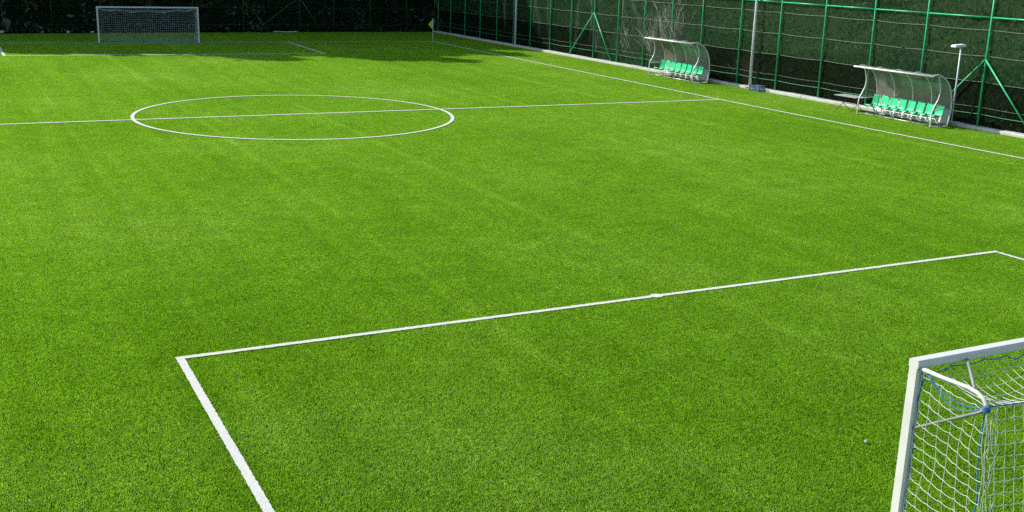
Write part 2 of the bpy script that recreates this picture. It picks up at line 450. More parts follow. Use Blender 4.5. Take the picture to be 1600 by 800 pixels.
def side_fence():
    y0 = 37.0
    root = empty('mesh_fence', (FX(y0), y0, 0))
    tag(root, 'tall green steel fence with shade netting along the right touchline', 'fence')
    ox, oy = FX(y0), y0
    ys = [66.5, 64.4, 62.1, 59.8, 57.4, 55.15, 52.97, 50.59, 48.23, 45.81, 43.44, 41.05, 38.7, 36.32, 33.52, 30.93, 28.29, 25.66, 23.1, 20.35, 17.7, 15.0, 12.3, 9.6]
    H = 6.0
    for y in ys:
        mb = MB(); mb.tube([(FX(y)-ox, y-oy, .10), (FX(y)-ox, y-oy, H)], .031 if y > 24 else .034, 8); mb.build('post', M['green_steel'], root, smooth=True)
    for a, b in zip(ys, ys[1:]):
        mb = MB(); mb.tube([(FX(a)-ox-.0, a-oy-.05, 3.80), (FX(b)-ox-.0, b-oy+.05, 3.80)], .026, 8); mb.build('rail', M['green_steel'], root, smooth=True)
    for z, m, r in ((.52, 'green_wire', .010), (.76, 'wire', .005), (1.62, 'wire', .0075), (2.5, 'wire', .0075), (3.38, 'wire', .0075), (4.7, 'wire', .008), (5.9, 'wire', .008)):
        pts = []
        for a, b in zip(ys, ys[1:]):
            for t in np.linspace(0, 1, 7)[:-1]:
                y = a+(b-a)*t; pts.append((FX(y)-ox+.045, y-oy, z-.05*4*t*(1-t)*.6))
        mb = MB(); mb.tube(pts, r, 5); mb.build('wire', M[m], root, smooth=True)
    yy = np.arange(9.6, 66.6, .5)
    mb = MB(); net_panel(mb, [(FX(y)-ox+.075, y-oy, 1, 0) for y in yy], 1.60, 5.9)
    net_panel(mb, [(FX(y)-ox+.075, y-oy, 1, 0) for y in np.arange(36.4, 45.8, .5)], .11, 1.595); mb.build('netting', M['net'], root, smooth=True)
    for a, b in ((9.6, 36.5), (45.8, 66.3)):
        mb = MB(); net_panel(mb, [(FX(y)-ox+.085, y-oy, 1, 0) for y in np.arange(a, b, .5)], .11, 1.63, .25); mb.build('screen_cloth', M['screen'], root, smooth=True)
    for y, z, dl, dr in ((45.81, 2.52, 2.45, 1.95), (20.35, 2.38, 2.2, 2.25)):
        for dy in (dl, -dr):
            mb = MB(); mb.tube([(FX(y)-ox-.035, y-oy+(.02 if dy > 0 else -.02), z), (FX(y+dy)-ox-.06, y-oy+dy, .11)], .027, 8); mb.build('brace', M['green_steel'], root, smooth=True)
side_fence()

def far_fence():
    x0 = 0.0
    root = empty('mesh_fence', (x0, FY(x0), 0))
    tag(root, 'shaded dark green mesh fence across the far end behind the distant goal', 'fence')
    oy = FY(x0)
    xs = [20.45, 18.4, 15.8, 13.25, 10.9, 7.2, 4.0, 1.2, -1.6, -4.45, -7.2, -10, -12.8, -15.6, -18.4, -21.2]
    for x in xs:
        mb = MB(); mb.tube([(x, FY(x)-oy, 0), (x, FY(x)-oy, 6.0)], .032, 8); mb.build('post', M['shaded_steel'], root, smooth=True)
    mb = MB(); mb.tube([(x, FY(x)-oy, 3.85) for x in xs], .026, 8); mb.build('rail', M['shaded_steel'], root, smooth=True)
    for z in (.5, 1.6, 2.5, 3.4):
        mb = MB(); mb.tube([(x, FY(x)-oy+.045, z) for x in xs], .006, 5); mb.build('wire', M['dark_steel'], root, smooth=True)
    xx = np.arange(-21.2, 20.6, .6)
    mb = MB(); net_panel(mb, [(x, FY(x)-oy+.08, 0, 1) for x in xx], .02, 5.9, .35); mb.build('netting', M['shaded_net'], root, smooth=True)
    for x, z, dl, dr in ((10.9, 2.3, -3.1, 1.5),):
        for dx in (dl, dr):
            mb = MB(); mb.tube([(x, FY(x)-oy-.04, z), (x+dx, FY(x+dx)-oy-.05, .02)], .027, 8); mb.build('brace', M['shaded_steel'], root, smooth=True)
    mb = MB(); mb.tube([(20.4, FY(20.4)-oy-.04, 2.6), (21.0, FY(21.0)-oy-.2, .1)], .025, 8); mb.build('brace', M['shaded_steel'], root, smooth=True)
M['shaded_steel'] = paint('shaded_green_steel', (.03, .075, .02), .6, .4, 4)  # darker copy of the green steel, with the far-end shade in its colour
M['shaded_net'] = net_mat('shaded_far_net', (.008, .016, .006), .45, (.02, .035, .015))  # darker copy of the net, added to deepen the shade at the far end
far_fence()

# ------------------------------------------------------------------ goals
def sag_pt(A, B, t, s):
    p = A.lerp(B, t); p.z -= s*4*t*(1-t); return p

def make_goal():
    """origin on the goal line midway between the posts; the net lies towards -Y"""
    W, H = 2.72, 1.97                                   # post centres at +-W, crossbar centre at H
    root = empty('football_goal', (0, 0, 0))
    def section(a, b, c=.012):
        return [(-a+c, -b), (a-c, -b), (a, -b+c), (a, b-c), (a-c, b), (-a+c, b), (-a, b-c), (-a, -b+c)]
    for sx in (-1, 1):
        mb = MB()
        mb.sweep(section(.040, .055), [(Vector((sx*W, 0, z)), Vector((1, 0, 0)), Vector((0, 1, 0))) for z in (0, 1.0, H-.0405)])
        p = mb.build('post', M['goal'], root)
        mb = MB(); mb.box(sx*W-.06, sx*W+.06, -.075, .075, 0, .018, .004); mb.build('ground_sleeve', M['galv'], p)
    mb = MB()
    mb.sweep(section(.055, .040), [(Vector((x, 0, H)), Vector((0, 1, 0)), Vector((0, 0, 1))) for x in (-W-.040, 0, W+.040)])
    mb.build('crossbar', M['goal'], root)
    D, ZT, ZE = .80, H-.03, 1.84
    for sx in (-1, 1):
        x = sx*W
        pts = [(x, -.05, ZT), (x, -.30, ZT), (x, -.58, ZT+.012), (x, -.67, ZT+.002), (x, -.735, ZT-.022), (x, -.775, ZT-.06), (x, -.785, ZT-.10)]
        mb = MB(); mb.tube(pts, .019, 10); br = mb.build('net_bracket', M['goal'], root, smooth=True)
        mb = MB(); mb.tube([(x, -.785, ZT-.10), (x, -.72, 1.78), (x, -.05, 1.36)], .014, 8); mb.build('lower_stay', M['dull_steel'], br, smooth=True)
        mb = MB(); mb.tube([(sx*(W-.58), -.05, H-.03), (sx*(W-.05), -.60, ZT+.005)], .014, 8); mb.build('corner_stay', M['dull_steel'], br, smooth=True)
    # ---- net: knotted cords
    mb = MB(); R = .0031; c = .110
    nx = int(round(2*W/c)); nz = int(round(ZE/c))
    xs = np.linspace(-W, W, nx+1)
    r2 = random.Random(5)
    def back(i, k):                                     # k from 0 (top rope) down to the ground
        x = xs[i]; t = k/nz
        z = ZE*(1-t)+.012
        bow = .10*math.sin(PI*t)*(1-abs(x/W)**4)+.03*t
        sagz = .10*(1-(x/W)**2)*(1-t)
        jig = .5*math.sin(i*1.7+k*2.3)+.5*math.sin(i*.6-k*1.1)
        return Vector((x+.006*jig, -.79-bow+.012*jig-.18*t, max(.012, z-sagz)))
    grid = [[back(i, k) for k in range(nz+1)] for i in range(nx+1)]
    for i in range(nx+1): mb.tube(grid[i], R, 4, False)
    for k in range(nz+1):
        pts = []
        for i in range(nx):
            A, B = grid[i][k], grid[i+1][k]
            pts += [A, sag_pt(A, B, .35, .014), sag_pt(A, B, .65, .014)]
        pts.append(grid[nx][k]); mb.tube(pts, R, 4, False)
    nt_ = 6
    top = [[None]*(nt_+1) for _ in range(nx+1)]
    for i in range(nx+1):
        x = xs[i]
        for k in range(nt_+1):
            t = k/nt_
            A = Vector((x, -.065, H-.055)); B = grid[i][0]
            p = A.lerp(B, t); p.z -= .20*math.sin(PI*t)*(1-abs(x/W)**6)*(.7+.3*math.sin(i*.45)); p.x += .18*t*(1-t)*math.sin(i*.23+1)
            top[i][k] = p
        mb.tube(top[i], R, 4, False)
    for k in range(1, nt_):
        mb.tube([top[i][k] for i in range(nx+1)], R, 4, False)
    ns = 6
    for sx in (-1, 1):
        x = sx*W; g = []
        for i in range(ns+1):
            u = i/ns; col = []
            for k in range(nz+1):
                t = k/nz
                y = -.075-u*(.70+.17*t)
                zt = (H-.10)-.06*u
                z = zt*(1-t)+.012
                col.append(Vector((x+.02*math.sin(k*.9+i*1.4)*(.3+u*(1-u)*3), y+.012*math.sin(k*1.3+i*.7), z)))
            g.append(col)
        for i in range(ns+1): mb.tube(g[i], R, 4, False)
        for k in range(nz+1):
            pts = []
            for i in range(ns):
                A, B = g[i][k], g[i+1][k].copy()
                A = A.copy(); A.z -= .10*(i/ns)*(k > 0); B.z -= .10*((i+1)/ns)*(k > 0)
                A.z = max(.012, A.z); B.z = max(.012, B.z)
                pts += [A, sag_pt(A, B, .3, .013), sag_pt(A, B, .7, .013)]
            last = g[ns][k].copy(); last.z = max(.012, last.z-.10*(k > 0)); pts.append(last)
            mb.tube(pts, R, 4, False)
        # slack mesh gathered at the post and at the back corner
        for q in range(4):
            y = -.80-.018*q; pts = []
            for k in range(26):
                z = 1.86-k*.072
                pts.append((x+r2.uniform(-.02, .02)+sx*-.02*q, y+.015*math.sin(k*1.1+q*2)-.17*k/25, max(.012, z)))
            mb.tube(pts, R*.9, 4, False)
        for k in range(14):
            z = 1.3-k*.1; pts = []
            for s in range(9):
                a = PI*s/8; pts.append((x, -.055-.035*math.sin(a)*(1+.5*math.sin(k*2.1)), z-.035+.07*s/8+.01*math.sin(k)))
            mb.tube(pts, R*.9, 4, False)
    net = mb.build('net', M['cord'], root, smooth=True)
    # ---- blue lacing and border ropes
    mb = MB(); RR = .006
    pts = []; x = -W+.05; k = 0
    while x < W-.05:
        step = .33+.1*math.sin(k*1.9)
        dip = .015+.05*max(0, math.sin(k*2.7+.4))
        for t in np.linspace(0, 1, 6)[:-1]:
            pts.append((x+step*t, -.066-.01*math.sin(t*PI), H-.052-dip*math.sin(PI*t)))
        k += 1; x += step
    mb.tube(pts, RR, 5)
    for sx in (-1, 1):
        x = sx*(W-.0)
        mb.tube([(x+sx*-.012+.006*math.sin(k*1.7), -.064-.006*abs(math.sin(k)), 1.90-k*.09) for k in range(21)], RR, 5)
        mb.tube([(x-sx*.02, -.10, H-.06), (x-sx*.02, -.09, H-.12), (x-sx*.01, -.07, H-.24), (x, -.065, H-.34)], RR, 5)
        for d in (.10, .16):
            A, B = Vector((x-sx*.01, -.12, H-.05)), Vector((x-sx*.01, -.76, 1.84))
            mb.tube([sag_pt(A, B, t, d) for t in np.linspace(0, 1, 12)], RR, 5)
        mb.tube([(x-sx*.02+.012*math.sin(k*.8), -.76-.05*(k/20)+.018*math.sin(k*.55), max(.02, 1.84-k*.091)) for k in range(21)], RR, 5)
        for q in range(4):
            mb.tube([(x+.03*math.cos(a), -.785+.03*math.sin(a), 1.82+.012*q) for a in np.linspace(0, 2*PI, 9)], RR, 5)
    mb.tube([tuple(grid[i][0]+Vector((0, -.004, .003))) for i in range(nx+1)], RR, 5)
    mb.build('lacing_rope', M['rope'], net, smooth=True)
    mb = MB(); mb.tube([(-W, -.06, .03), (-W, -.98, .03), (W, -.98, .03), (W, -.06, .03)], .024, 8); mb.build('ground_bar', M['ground_bar'], root, smooth=True)
    return root
M['ground_bar'] = paint('blue_ground_bar', (.10, .24, .42), .5, .2, 5)
goal = make_goal()
goal.location = (-.01, 0, 0)
tag(goal, 'large white goal with blue laced net, cut off by the near corner of the pitch', 'goal', 'goals at the two ends')
goal2 = copy_tree(goal)
goal2.location = (.02, goal_y(.07)+.1, 0); goal2.rotation_euler = (0, 0, PI-.062)
tag(goal2, 'small distant white goal on the shaded far goal line', 'goal', 'goals at the two ends')

# ------------------------------------------------------------------ dugouts
def bez(pts, n=40):
    """smooth curve through the points (Catmull-Rom)"""
    P = [np.array(p, float) for p in pts]; P = [2*P[0]-P[1]]+P+[2*P[-1]-P[-2]]
    out = []
    m = max(2, n//(len(P)-3))
    for i in range(1, len(P)-2):
        for t in np.linspace(0, 1, m, endpoint=False):
            a, b, c, d = P[i-1], P[i], P[i+1], P[i+2]
            out.append(.5*((2*b)+(-a+c)*t+(2*a-5*b+4*c-d)*t*t+(-a+3*b-3*c+d)*t**3))
    out.append(P[-2])
    return out

def make_seat(parent, y):
    # side section of the moulded shell: front lip, pan, bend, back
    sec = bez([(-.27, .385), (-.245, .412), (-.15, .405), (.0, .385), (.075, .395), (.115, .45), (.15, .58), (.185, .73), (.20, .755)], 40)
    cols = np.linspace(-1, 1, 9)
    V = []; n = len(sec)
    for side in (0, 1):
        for i, (x, z) in enumerate(sec):
            t = i/(n-1)
            hw = .165-.03*max(0, 1-t/.12)**2-.035*max(0, (t-.86)/.14)**2
            a = sec[min(i+1, n-1)]; b = sec[max(i-1, 0)]
            d = np.array([a[0]-b[0], a[1]-b[1]]); d /= np.linalg.norm(d); nr = np.array([-d[1], d[0]])
            for c in cols:
                lip = .030*abs(c)**5
                off = lip-(.012 if side else 0)
                V.append((x+nr[0]*off, y+c*hw, z+nr[1]*off))
    m = len(cols); F = []
    for s in (0, 1):
        for i in range(n-1):
            for j in range(m-1):
                q = [s*n*m+i*m+j, s*n*m+i*m+j+1, s*n*m+(i+1)*m+j+1, s*n*m+(i+1)*m+j]
                F.append(tuple(q) if s else tuple(reversed(q)))
    rim = [j for j in range(m)]+[i*m+m-1 for i in range(1, n)]+[(n-1)*m+j for j in range(m-2, -1, -1)]+[i*m for i in range(n-2, 0, -1)]
    for a, b in zip(rim, rim[1:]+rim[:1]): F.append((a, b, b+n*m, a+n*m))
    mb = MB(); mb.add(V, F); s = mb.build('seat', M['seat'], parent, smooth=True)
    mb = MB(); mb.tube([(.0, y, .16), (.0, y, .375)], .022, 8); mb.box(-.12, .12, y-.05, y+.05, .355, .372)
    mb.build('seat_pedestal', M['alu'], s)
    return s

def make_dugout():
    """front edge towards -X, length along Y, origin at the middle of its footprint"""
    L = 1.735
    root = empty('team_dugout', (0, 0, 0))
    shell = bez([(-.60, 1.775), (-.46, 1.815), (-.31, 1.815), (-.08, 1.74), (.14, 1.60), (.31, 1.40), (.43, 1.12), (.485, .85), (.50, .62)], 48)
    low = bez([(.50, .62), (.49, .45), (.46, .28), (.42, .10)], 12)
    front = bez([(-.42, .02), (-.42, .35), (-.40, .60), (-.29, .80), (-.17, 1.02), (-.135, 1.28), (-.19, 1.52), (-.30, 1.77)], 42)
    ys = np.linspace(-L, L, 5)
    def sheet(sec, y0, y1, t):
        n = len(sec); V = []
        for o in (0, t):
            for i, p in enumerate(sec):
                a, b = sec[min(i+1, n-1)], sec[max(i-1, 0)]
                d = np.array(a)-np.array(b); d /= np.linalg.norm(d)
                for y in (y0, y1): V.append((p[0]+d[1]*o, y, p[1]-d[0]*o))
        F = []
        for s in (0, 1):
            for i in range(n-1):
                q = (s*2*n+2*i, s*2*n+2*i+1, s*2*n+2*i+3, s*2*n+2*i+2); F.append(q if s else tuple(reversed(q)))
        for i in range(n-1):
            F.append((2*i, 2*i+2, 2*n+2*i+2, 2*n+2*i)); F.append((2*i+1, 2*n+2*i+1, 2*n+2*i+3, 2*i+3))
        F.append((0, 2*n, 2*n+1, 1)); F.append((2*n-2, 2*n-1, 4*n-1, 4*n-2))
        return V, F
    for a, b in zip(ys, ys[1:]):
        mb = MB(); mb.add(*sheet(shell, a+.018, b-.018, .006)); mb.build('roof_panel', M['shell'], root, smooth=False)
    for a, b in zip(ys, ys[1:]):
        mb = MB(); mb.add(*sheet(low, a+.018, b-.018, .008)); mb.build('back_panel', M['white_panel'], root)
    for y in ys:
        mb = MB(); mb.tube([(p[0], y, p[1]) for p in shell+low[1:]], .030, 8); mb.build('rib', M['alu'], root, smooth=True)
    mb = MB(); mb.tube([(-.605, -L-.05, 1.775), (-.605, L+.22, 1.775)], .030, 8)
    mb.build('front_beam', M['alu'], root, smooth=True)
    for y in (-L, L):
        mb = MB(); mb.tube([(p[0], y, p[1]) for p in front], .022, 8)
        u = mb.build('front_upright', M['alu'], root, smooth=True)
        mb = MB(); mb.tube([(-.40, y, .61), (.485, y, .63)], .018, 8); mb.build('arm_rail', M['alu'], u, smooth=True)
        # end glazing between the upright and the curve of the roof
        up = [p for p in front if p[1] >= .62]; n = 16; V = []; F = []
        shp = [p for p in shell]
        for k in range(n+1):
            z = .64+(1.74-.64)*k/n
            xf = np.interp(z, [p[1] for p in up], [p[0] for p in up]); xb = np.interp(-z, [-p[1] for p in shp[14:]], [p[0] for p in shp[14:]])
            for dy in (-.003, .003):
                V += [(xf+.015, y+dy, z), (max(xf+.02, xb-.015), y+dy, z)]
        for k in range(n):
            a = 4*k
            F += [(a, a+1, a+5, a+4), (a+2, a+6, a+7, a+3), (a, a+4, a+6, a+2), (a+1, a+3, a+7, a+5)]
        F += [(0, 2, 3, 1), (4*n, 4*n+1, 4*n+3, 4*n+2)]
        mb = MB(); mb.add(V, F); mb.build('end_glazing', M['end_glass'], root)
    mb = MB(); V = []
    for dy in (-.005, .005):
        V += [(.08, -L+dy, .14), (.39, -L+dy, .14), (.47, -L+dy, .60), (.20, -L+dy, .60)]
    mb.add(V, [(0, 1, 2, 3), (7, 6, 5, 4), (0, 4, 5, 1), (1, 5, 6, 2), (2, 6, 7, 3), (3, 7, 4, 0)]); mb.build('end_panel', M['white_panel'], root)
    mb = MB()
    for y in (-L, L): mb.tube([(-.42, y, .024), (.42, y, .024), (.42, y, .12)], .020, 8)
    mb.tube([(-.03, -L, .024), (-.03, L, .024)], .020, 8); mb.tube([(.42, -L, .045), (.42, L, .045)], .020, 8)
    mb.build('base_frame', M['galv'], root, smooth=True)
    mb = MB(); mb.box(-.03, .03, -L+.02, L-.02, .14, .185, .004); mb.tube([(-.20, -L, .30), (-.20, L, .30)], .014, 8)
    sb = mb.build('seat_beam', M['galv'], root)
    for y in (-1.30, -.52, .30, 1.05):
        mb = MB(); mb.tube([(-.03, y, .03), (-.03, y, .15)], .018, 8); mb.tube([(-.20, y, .31), (-.20, y, .03), (.42, y, .03)], .014, 8); mb.build('beam_leg', M['galv'], sb, smooth=True)
    for k in range(8): make_seat(root, (k-3.5)*.425-.10)
    return root
dug = make_dugout()
ang = math.atan(.0195)
dug.location = (20.36, 22.74, 0); dug.rotation_euler = (0, 0, ang)
tag(dug, 'curved see-through dugout with eight green seats, beside the folding table', 'dugout', 'dugouts along the side fence')
dug2 = copy_tree(dug); dug2.location = (20.14, 36.52, 0)
tag(dug2, 'farther curved dugout of green seats in front of the pale bare shrubs', 'dugout', 'dugouts along the side fence')

# ------------------------------------------------------------------ poles, lamp, table, crate, flag, stone
def light_pole(loc, r0, label):
    root = empty('floodlight_pole', loc)
    tag(root, label, 'light pole', 'floodlight poles by the side fence')
    mb = MB(); mb.tube([(0, 0, .10), (0, 0, 3), (0, 0, 7), (0, 0, 11)], [r0, r0*.95, r0*.8, r0*.6], 16); mb.build('mast', M['pole'], root, smooth=True)
    mb = MB(); mb.box(-.17, .17, -.17, .17, .08, .112, .006)
    for a in (-.13, .13):
        for b in (-.13, .13): mb.tube([(a, b, .10), (a, b, .16)], .014, 6)
    mb.build('base_plate', M['galv'], root)
    mb = MB(); mb.box(-.05, .05, -.9, .9, 10.85, 10.93); mb.build('crossarm', M['galv'], root)
    for y in (-.6, .6):
        mb = MB(); mb.box(-.42, -.10, y-.22, y+.22, 10.72, 10.84, .02); mb.build('floodlight', M['galv'], root)
light_pole((21.14, 32.40, 0), .064, 'thick white pole standing by the fence between the two dugouts, blue crate at its foot')
light_pole((20.84, 54.85, 0), .066, 'slim pale pole by the fence near the corner flag, far from the dugouts')

def lamp_post():
    root = empty('lamp_post', (21.16, 21.16, 0))
    tag(root, 'slender white lamp post with flat head rising behind the nearer dugout', 'lamp post')
    mb = MB(); mb.tube([(0, 0, .10), (0, 0, 1.5), (0, 0, 2.78)], [.032, .030, .026], 10); mb.build('post', M['pole'], root, smooth=True)
    mb = MB(); mb.tube([(0, 0, 2.76), (-.10, .02, 2.80)], .022, 8); mb.build('bracket', M['pole'], root, smooth=True)
    mb = MB(); V = []
    rings = [(2.765, .0), (2.78, .02), (2.83, .02), (2.855, -.01)]
    for z, e in rings:
        for x, y in ((-.34-e, .02-.10), (.06+e, -.03-.10), (.06+e, -.03+.10), (-.34-e, .02+.10)):
            V.append((x, y*(1+e*2), z-.05*(x < 0)*.6))
    mb.add(V, [(3, 2, 1, 0), (12, 13, 14, 15)]+[(k*4+j, k*4+(j+1) % 4, k*4+4+(j+1) % 4, k*4+4+j) for k in range(3) for j in range(4)])
    mb.build('lamp_head', M['lamp'], root)
M['lamp'] = paint('white_lamp_housing', (.78, .78, .74), .4, .06, 5)
lamp_post()

def folding_table():
    root = empty('folding_table', (20.32, 25.33, 0), .06)
    tag(root, 'low grey folding table on crossed dark legs next to the dugout', 'table')
    mb = MB(); mb.box(-.30, .30, -.56, .56, .555, .585, .006); mb.build('tabletop', M['tabletop'], root)
    for y in (-.38, .34):
        for s in (-1, 1):
            mb = MB(); mb.tube([(s*.25, y+s*.02-.12*s, .012), (-s*.20, y+s*.02+.12*s, .555)], .013, 6)
            mb.tube([(s*.25, y+s*.02-.12*s, .0), (s*.25, y+s*.02-.12*s, .03)], .017, 6); mb.build('leg', M['dark_steel'], root, smooth=True)
    mb = MB(); mb.tube([(0, -.38, .28), (0, .34, .28)], .010, 6); mb.build('stretcher', M['dark_steel'], root, smooth=True)
folding_table()

def crate():
    root = empty('plastic_crate', (20.84, 31.52, 0), .1)
    tag(root, 'small blue-grey open crate on the turf at the foot of the white pole', 'crate')
    mb = MB(); x, y, h = .17, .28, .27
    mb.box(-x, x, -y, y, .01, .03)
    for z0, z1 in ((.05, .09), (.135, .165), (h-.05, h)):
        mb.box(-x, x, -y, -y+.012, z0, z1); mb.box(-x, x, y-.012, y, z0, z1); mb.box(-x, -x+.012, -y+.0125, y-.0125, z0, z1); mb.box(x-.012, x, -y+.0125, y-.0125, z0, z1)
    for a in (-1, 1):
        for b in (-1, 1):
            mb.box(a*x-.022, a*x+.022, b*y-.022, b*y+.022, 0, h+.01)
    for b in (-.14, 0, .14):
        mb.box(-x-.004, -x+.016, b-.012, b+.012, .02, h-.003)
    mb.build('slatted_body', M['crate'], root)
    mb = MB(); mb.tube([(-x, -y-.03, h-.02), (-x*.6, -y-.07, h+.0), (x*.6, -y-.07, h), (x, -y-.03, h-.02)], .012, 6); mb.build('handle', M['crate'], root, smooth=True)
crate()

def corner_flag():
    x, y = 16.98, 58.70
    root = empty('corner_flag', (x, y, 0))
    tag(root, 'lime green corner flag hanging limp on a thin white pole', 'corner flag')
    mb = MB(); mb.tube([(0, 0, 0), (0, 0, 1.45)], .022, 8); mb.build('pole', M['pole'], root, smooth=True)
    V = []; n, m = 14, 7
    for o in (-.006, .006):
        for i in range(n+1):
            t = i/n; z = 1.44-t*.62
            w = .26*math.sin(min(1, t*1.35+.08)*PI)**.8 if t < .72 else .26*math.sin(min(1, .72*1.35+.08)*PI)**.8*(1-(t-.72)/.28)
            w = max(.02, .30*(1-abs(t-.55)/.58))
            for j in range(m+1):
                u = j/m
                V.append((-.02-u*w*.92+.0*t, .045*math.sin(u*7+t*2)*u+o, z-.10*u*(1-t)))
    F = []; st = (n+1)*(m+1)
    for s in (0, 1):
        for i in range(n):
            for j in range(m):
                q = (s*st+i*(m+1)+j, s*st+i*(m+1)+j+1, s*st+(i+1)*(m+1)+j+1, s*st+(i+1)*(m+1)+j); F.append(q if s else q[::-1])
    mb = MB(); mb.add(V, F); mb.build('flag', M['flag'], root, smooth=True)
corner_flag()

def pebble(name, loc, s, label, group=None, mat='stone', seed=1):
    r = random.Random(seed); import bmesh
    bm = bmesh.new(); bmesh.ops.create_icosphere(bm, subdivisions=3, radius=1)
    ph = [r.uniform(0, 6) for _ in range(6)]
    for v in bm.verts:
        k = 1+.16*math.sin(v.co.x*3+ph[0])+.13*math.sin(v.co.y*4+ph[1])+.12*math.sin(v.co.z*5+ph[2]+v.co.x*2)
        v.co = Vector((v.co.x*k*s[0], v.co.y*k*s[1], v.co.z*k*s[2]))
    me = bpy.data.meshes.new(name); bm.to_mesh(me); bm.free(); me.materials.append(M[mat])
    me.polygons.foreach_set('use_smooth', [True]*len(me.polygons))
    o = bpy.data.objects.new(name, me); COL.objects.link(o); o.location = loc
    return tag(o, label, 'stone', group)
pebble('stone', (-1.08, 2.06, .035), (.026, .020, .019), 'small pale stone lying alone on the turf left of the near goal post', seed=4)
for i, (x, d) in enumerate(((-5.1, .18), (-3.6, .12), (-2.2, .22), (-7.35, -.1))):
    y = FY(x)-.25-d*.3
    pebble('stone', (x, y, .05), (.10+.06*(i == 3), .08, .06+.05*(i == 3)), 'small pale stone lying in the shade at the foot of the far fence', 'pale stones along the foot of the far fence', seed=20+i)

def plank():
    x0, x1 = 9.05, 10.7
    mb = MB(); n = 10
    mb.tube([(x0+(x1-x0)*k/n, FY(x0+(x1-x0)*k/n)-.22+.02*math.sin(k*1.3), .055+.01*math.sin(k*.9)) for k in range(n+1)], .032, 8)
    o = mb.build('pipe', M['scrap'], smooth=True)
    tag(o, 'pale pipe lying along the foot of the far fence near a leaning brace', 'pipe')
plank()

# ------------------------------------------------------------------ vegetation
def leaf_cards(C, size, rs, fold=.35):
    """folded two-quad leaf clumps at centres C"""
    n = len(C)
    a = rs.normal(size=(n, 3)); a /= np.linalg.norm(a, axis=1)[:, None]
    b = rs.normal(size=(n, 3)); b -= a*(a*b).sum(1)[:, None]; b /= np.linalg.norm(b, axis=1)[:, None]
    c = np.cross(a, b); s = (size*rs.uniform(.55, 1.25, n))[:, None]
    V = np.stack([C-a*s, C-a*s*.1+b*s*.42+c*s*fold, C+a*s, C-a*s*.1-b*s*.42+c*s*fold], 1).reshape(-1, 3)
    i = np.arange(n)*4
    F = np.stack([np.stack([i, i+1, i+2], 1), np.stack([i, i+2, i+3], 1)], 1).reshape(-1, 3)
    return V, F

def conifer(h, rad, seed):
    rs = np.random.default_rng(seed)
    root = empty('evergreen_tree')
    mb = MB(); mb.tube([(0, 0, -.3), (.05, 0, h*.3), (0, .08, h*.65), (0, 0, h*.98)], [.28, .2, .12, .02], 8)
    for k in range(60):
        z = .5+(h-1.5)*k/60; a = rs.uniform(0, 2*PI); R = rad*(1-z/h)**.75*.85
        mb.tube([(0, 0, z), (math.cos(a)*R*.5, math.sin(a)*R*.5, z+.05*R), (math.cos(a)*R, math.sin(a)*R, z-.12*R)], [.05, .03, .01], 5)
    mb.build('trunk', M['bark'], root, smooth=True)
    Cs = []
    for k in range(230):                                 # boughs, each a spray of clumps
        z = .1+h*.97*(rs.random()**1.25); a = rs.uniform(0, 2*PI)
        R = rad*(max(.02, 1-z/h))**.7*rs.uniform(.72, 1.12)
        n = 42 if z > 4 else 75
        t = rs.random(n)**.55
        p = np.stack([np.cos(a)*R*t, np.sin(a)*R*t, z-.22*R*t**2+.1*R*t], 1)
        p += rs.normal(size=(n, 3))*np.array([.26, .26, .17])*(.5+.5*t[:, None])
        Cs.append(p)
    C = np.concatenate(Cs); C = C[C[:, 2] > .02]
    size = np.where(C[:, 2] < 3.5, .15, .30)
    V, F = leaf_cards(C, size, rs)
    mesh_np('crown', V, F, M['conifer'], root)
    return root
protos = [conifer(17.0, 2.5, 11), conifer(15.5, 2.3, 12), conifer(18.5, 2.8, 13)]
LBL = 'dark evergreen tree in the shaded wall of trees behind the far goal'
GRP = 'dark evergreens behind the far fence'
used = set()
def put_tree(k, x, y, s, sxy=1.0, z=0.0):
    o = protos[k] if k not in used else copy_tree(protos[k]); used.add(k)
    o.location = (x, y, z); o.rotation_euler = (0, 0, random.uniform(0, 6.28)); o.scale = (s*sxy, s*sxy, s)
    tag(o, LBL, 'tree', GRP)
def want_h(x):                                           # height of the tree line along the far end
    return float(np.interp(x, [-40, -24, -17, -11, -7, -3, 3, 12, 30], [14.5, 16, 19.5, 23.5, 26, 24, 20, 18.5, 18]))
for row, (dy, stp, off) in enumerate(((2.9, 2.35, 0), (5.6, 2.9, 1.2), (8.8, 3.6, .4))):
    x = -34.0+off
    while x < 27:
        k = random.randrange(3); h0 = (17.0, 15.5, 18.5)[k]
        xx = x+random.uniform(-.35, .35)
        H = want_h(xx)*random.uniform(.87, 1.06)
        put_tree(k, xx, FY(xx)+dy+random.uniform(-.4, .4), H/h0, 1.15)
        x += stp

def grow(mb, p, d, r, length, depth, rs, spread=.5, up=.12, minr=.004):
    n = 4; pts = [p.copy()]; rr = [r]
    for i in range(n):
        d = (d+Vector((rs.gauss(0, .12), rs.gauss(0, .12), rs.gauss(0, .08)+up*.4))).normalized()
        p = p+d*(length/n); pts.append(p.copy()); rr.append(max(minr, r*(1-.55*(i+1)/n)))
    mb.tube(pts, rr, 5 if r > .02 else 4, False)
    if depth > 0:
        for k in range(rs.randint(2, 4)):
            i = rs.randint(1, n); a = rs.uniform(0, 2*PI)
            side = Vector((math.cos(a), math.sin(a), .25)).normalized()
            grow(mb, pts[i], (d*(1-spread)+side*spread).normalized(), rr[i]*.62, length*rs.uniform(.5, .75), depth-1, rs, spread, up, minr)

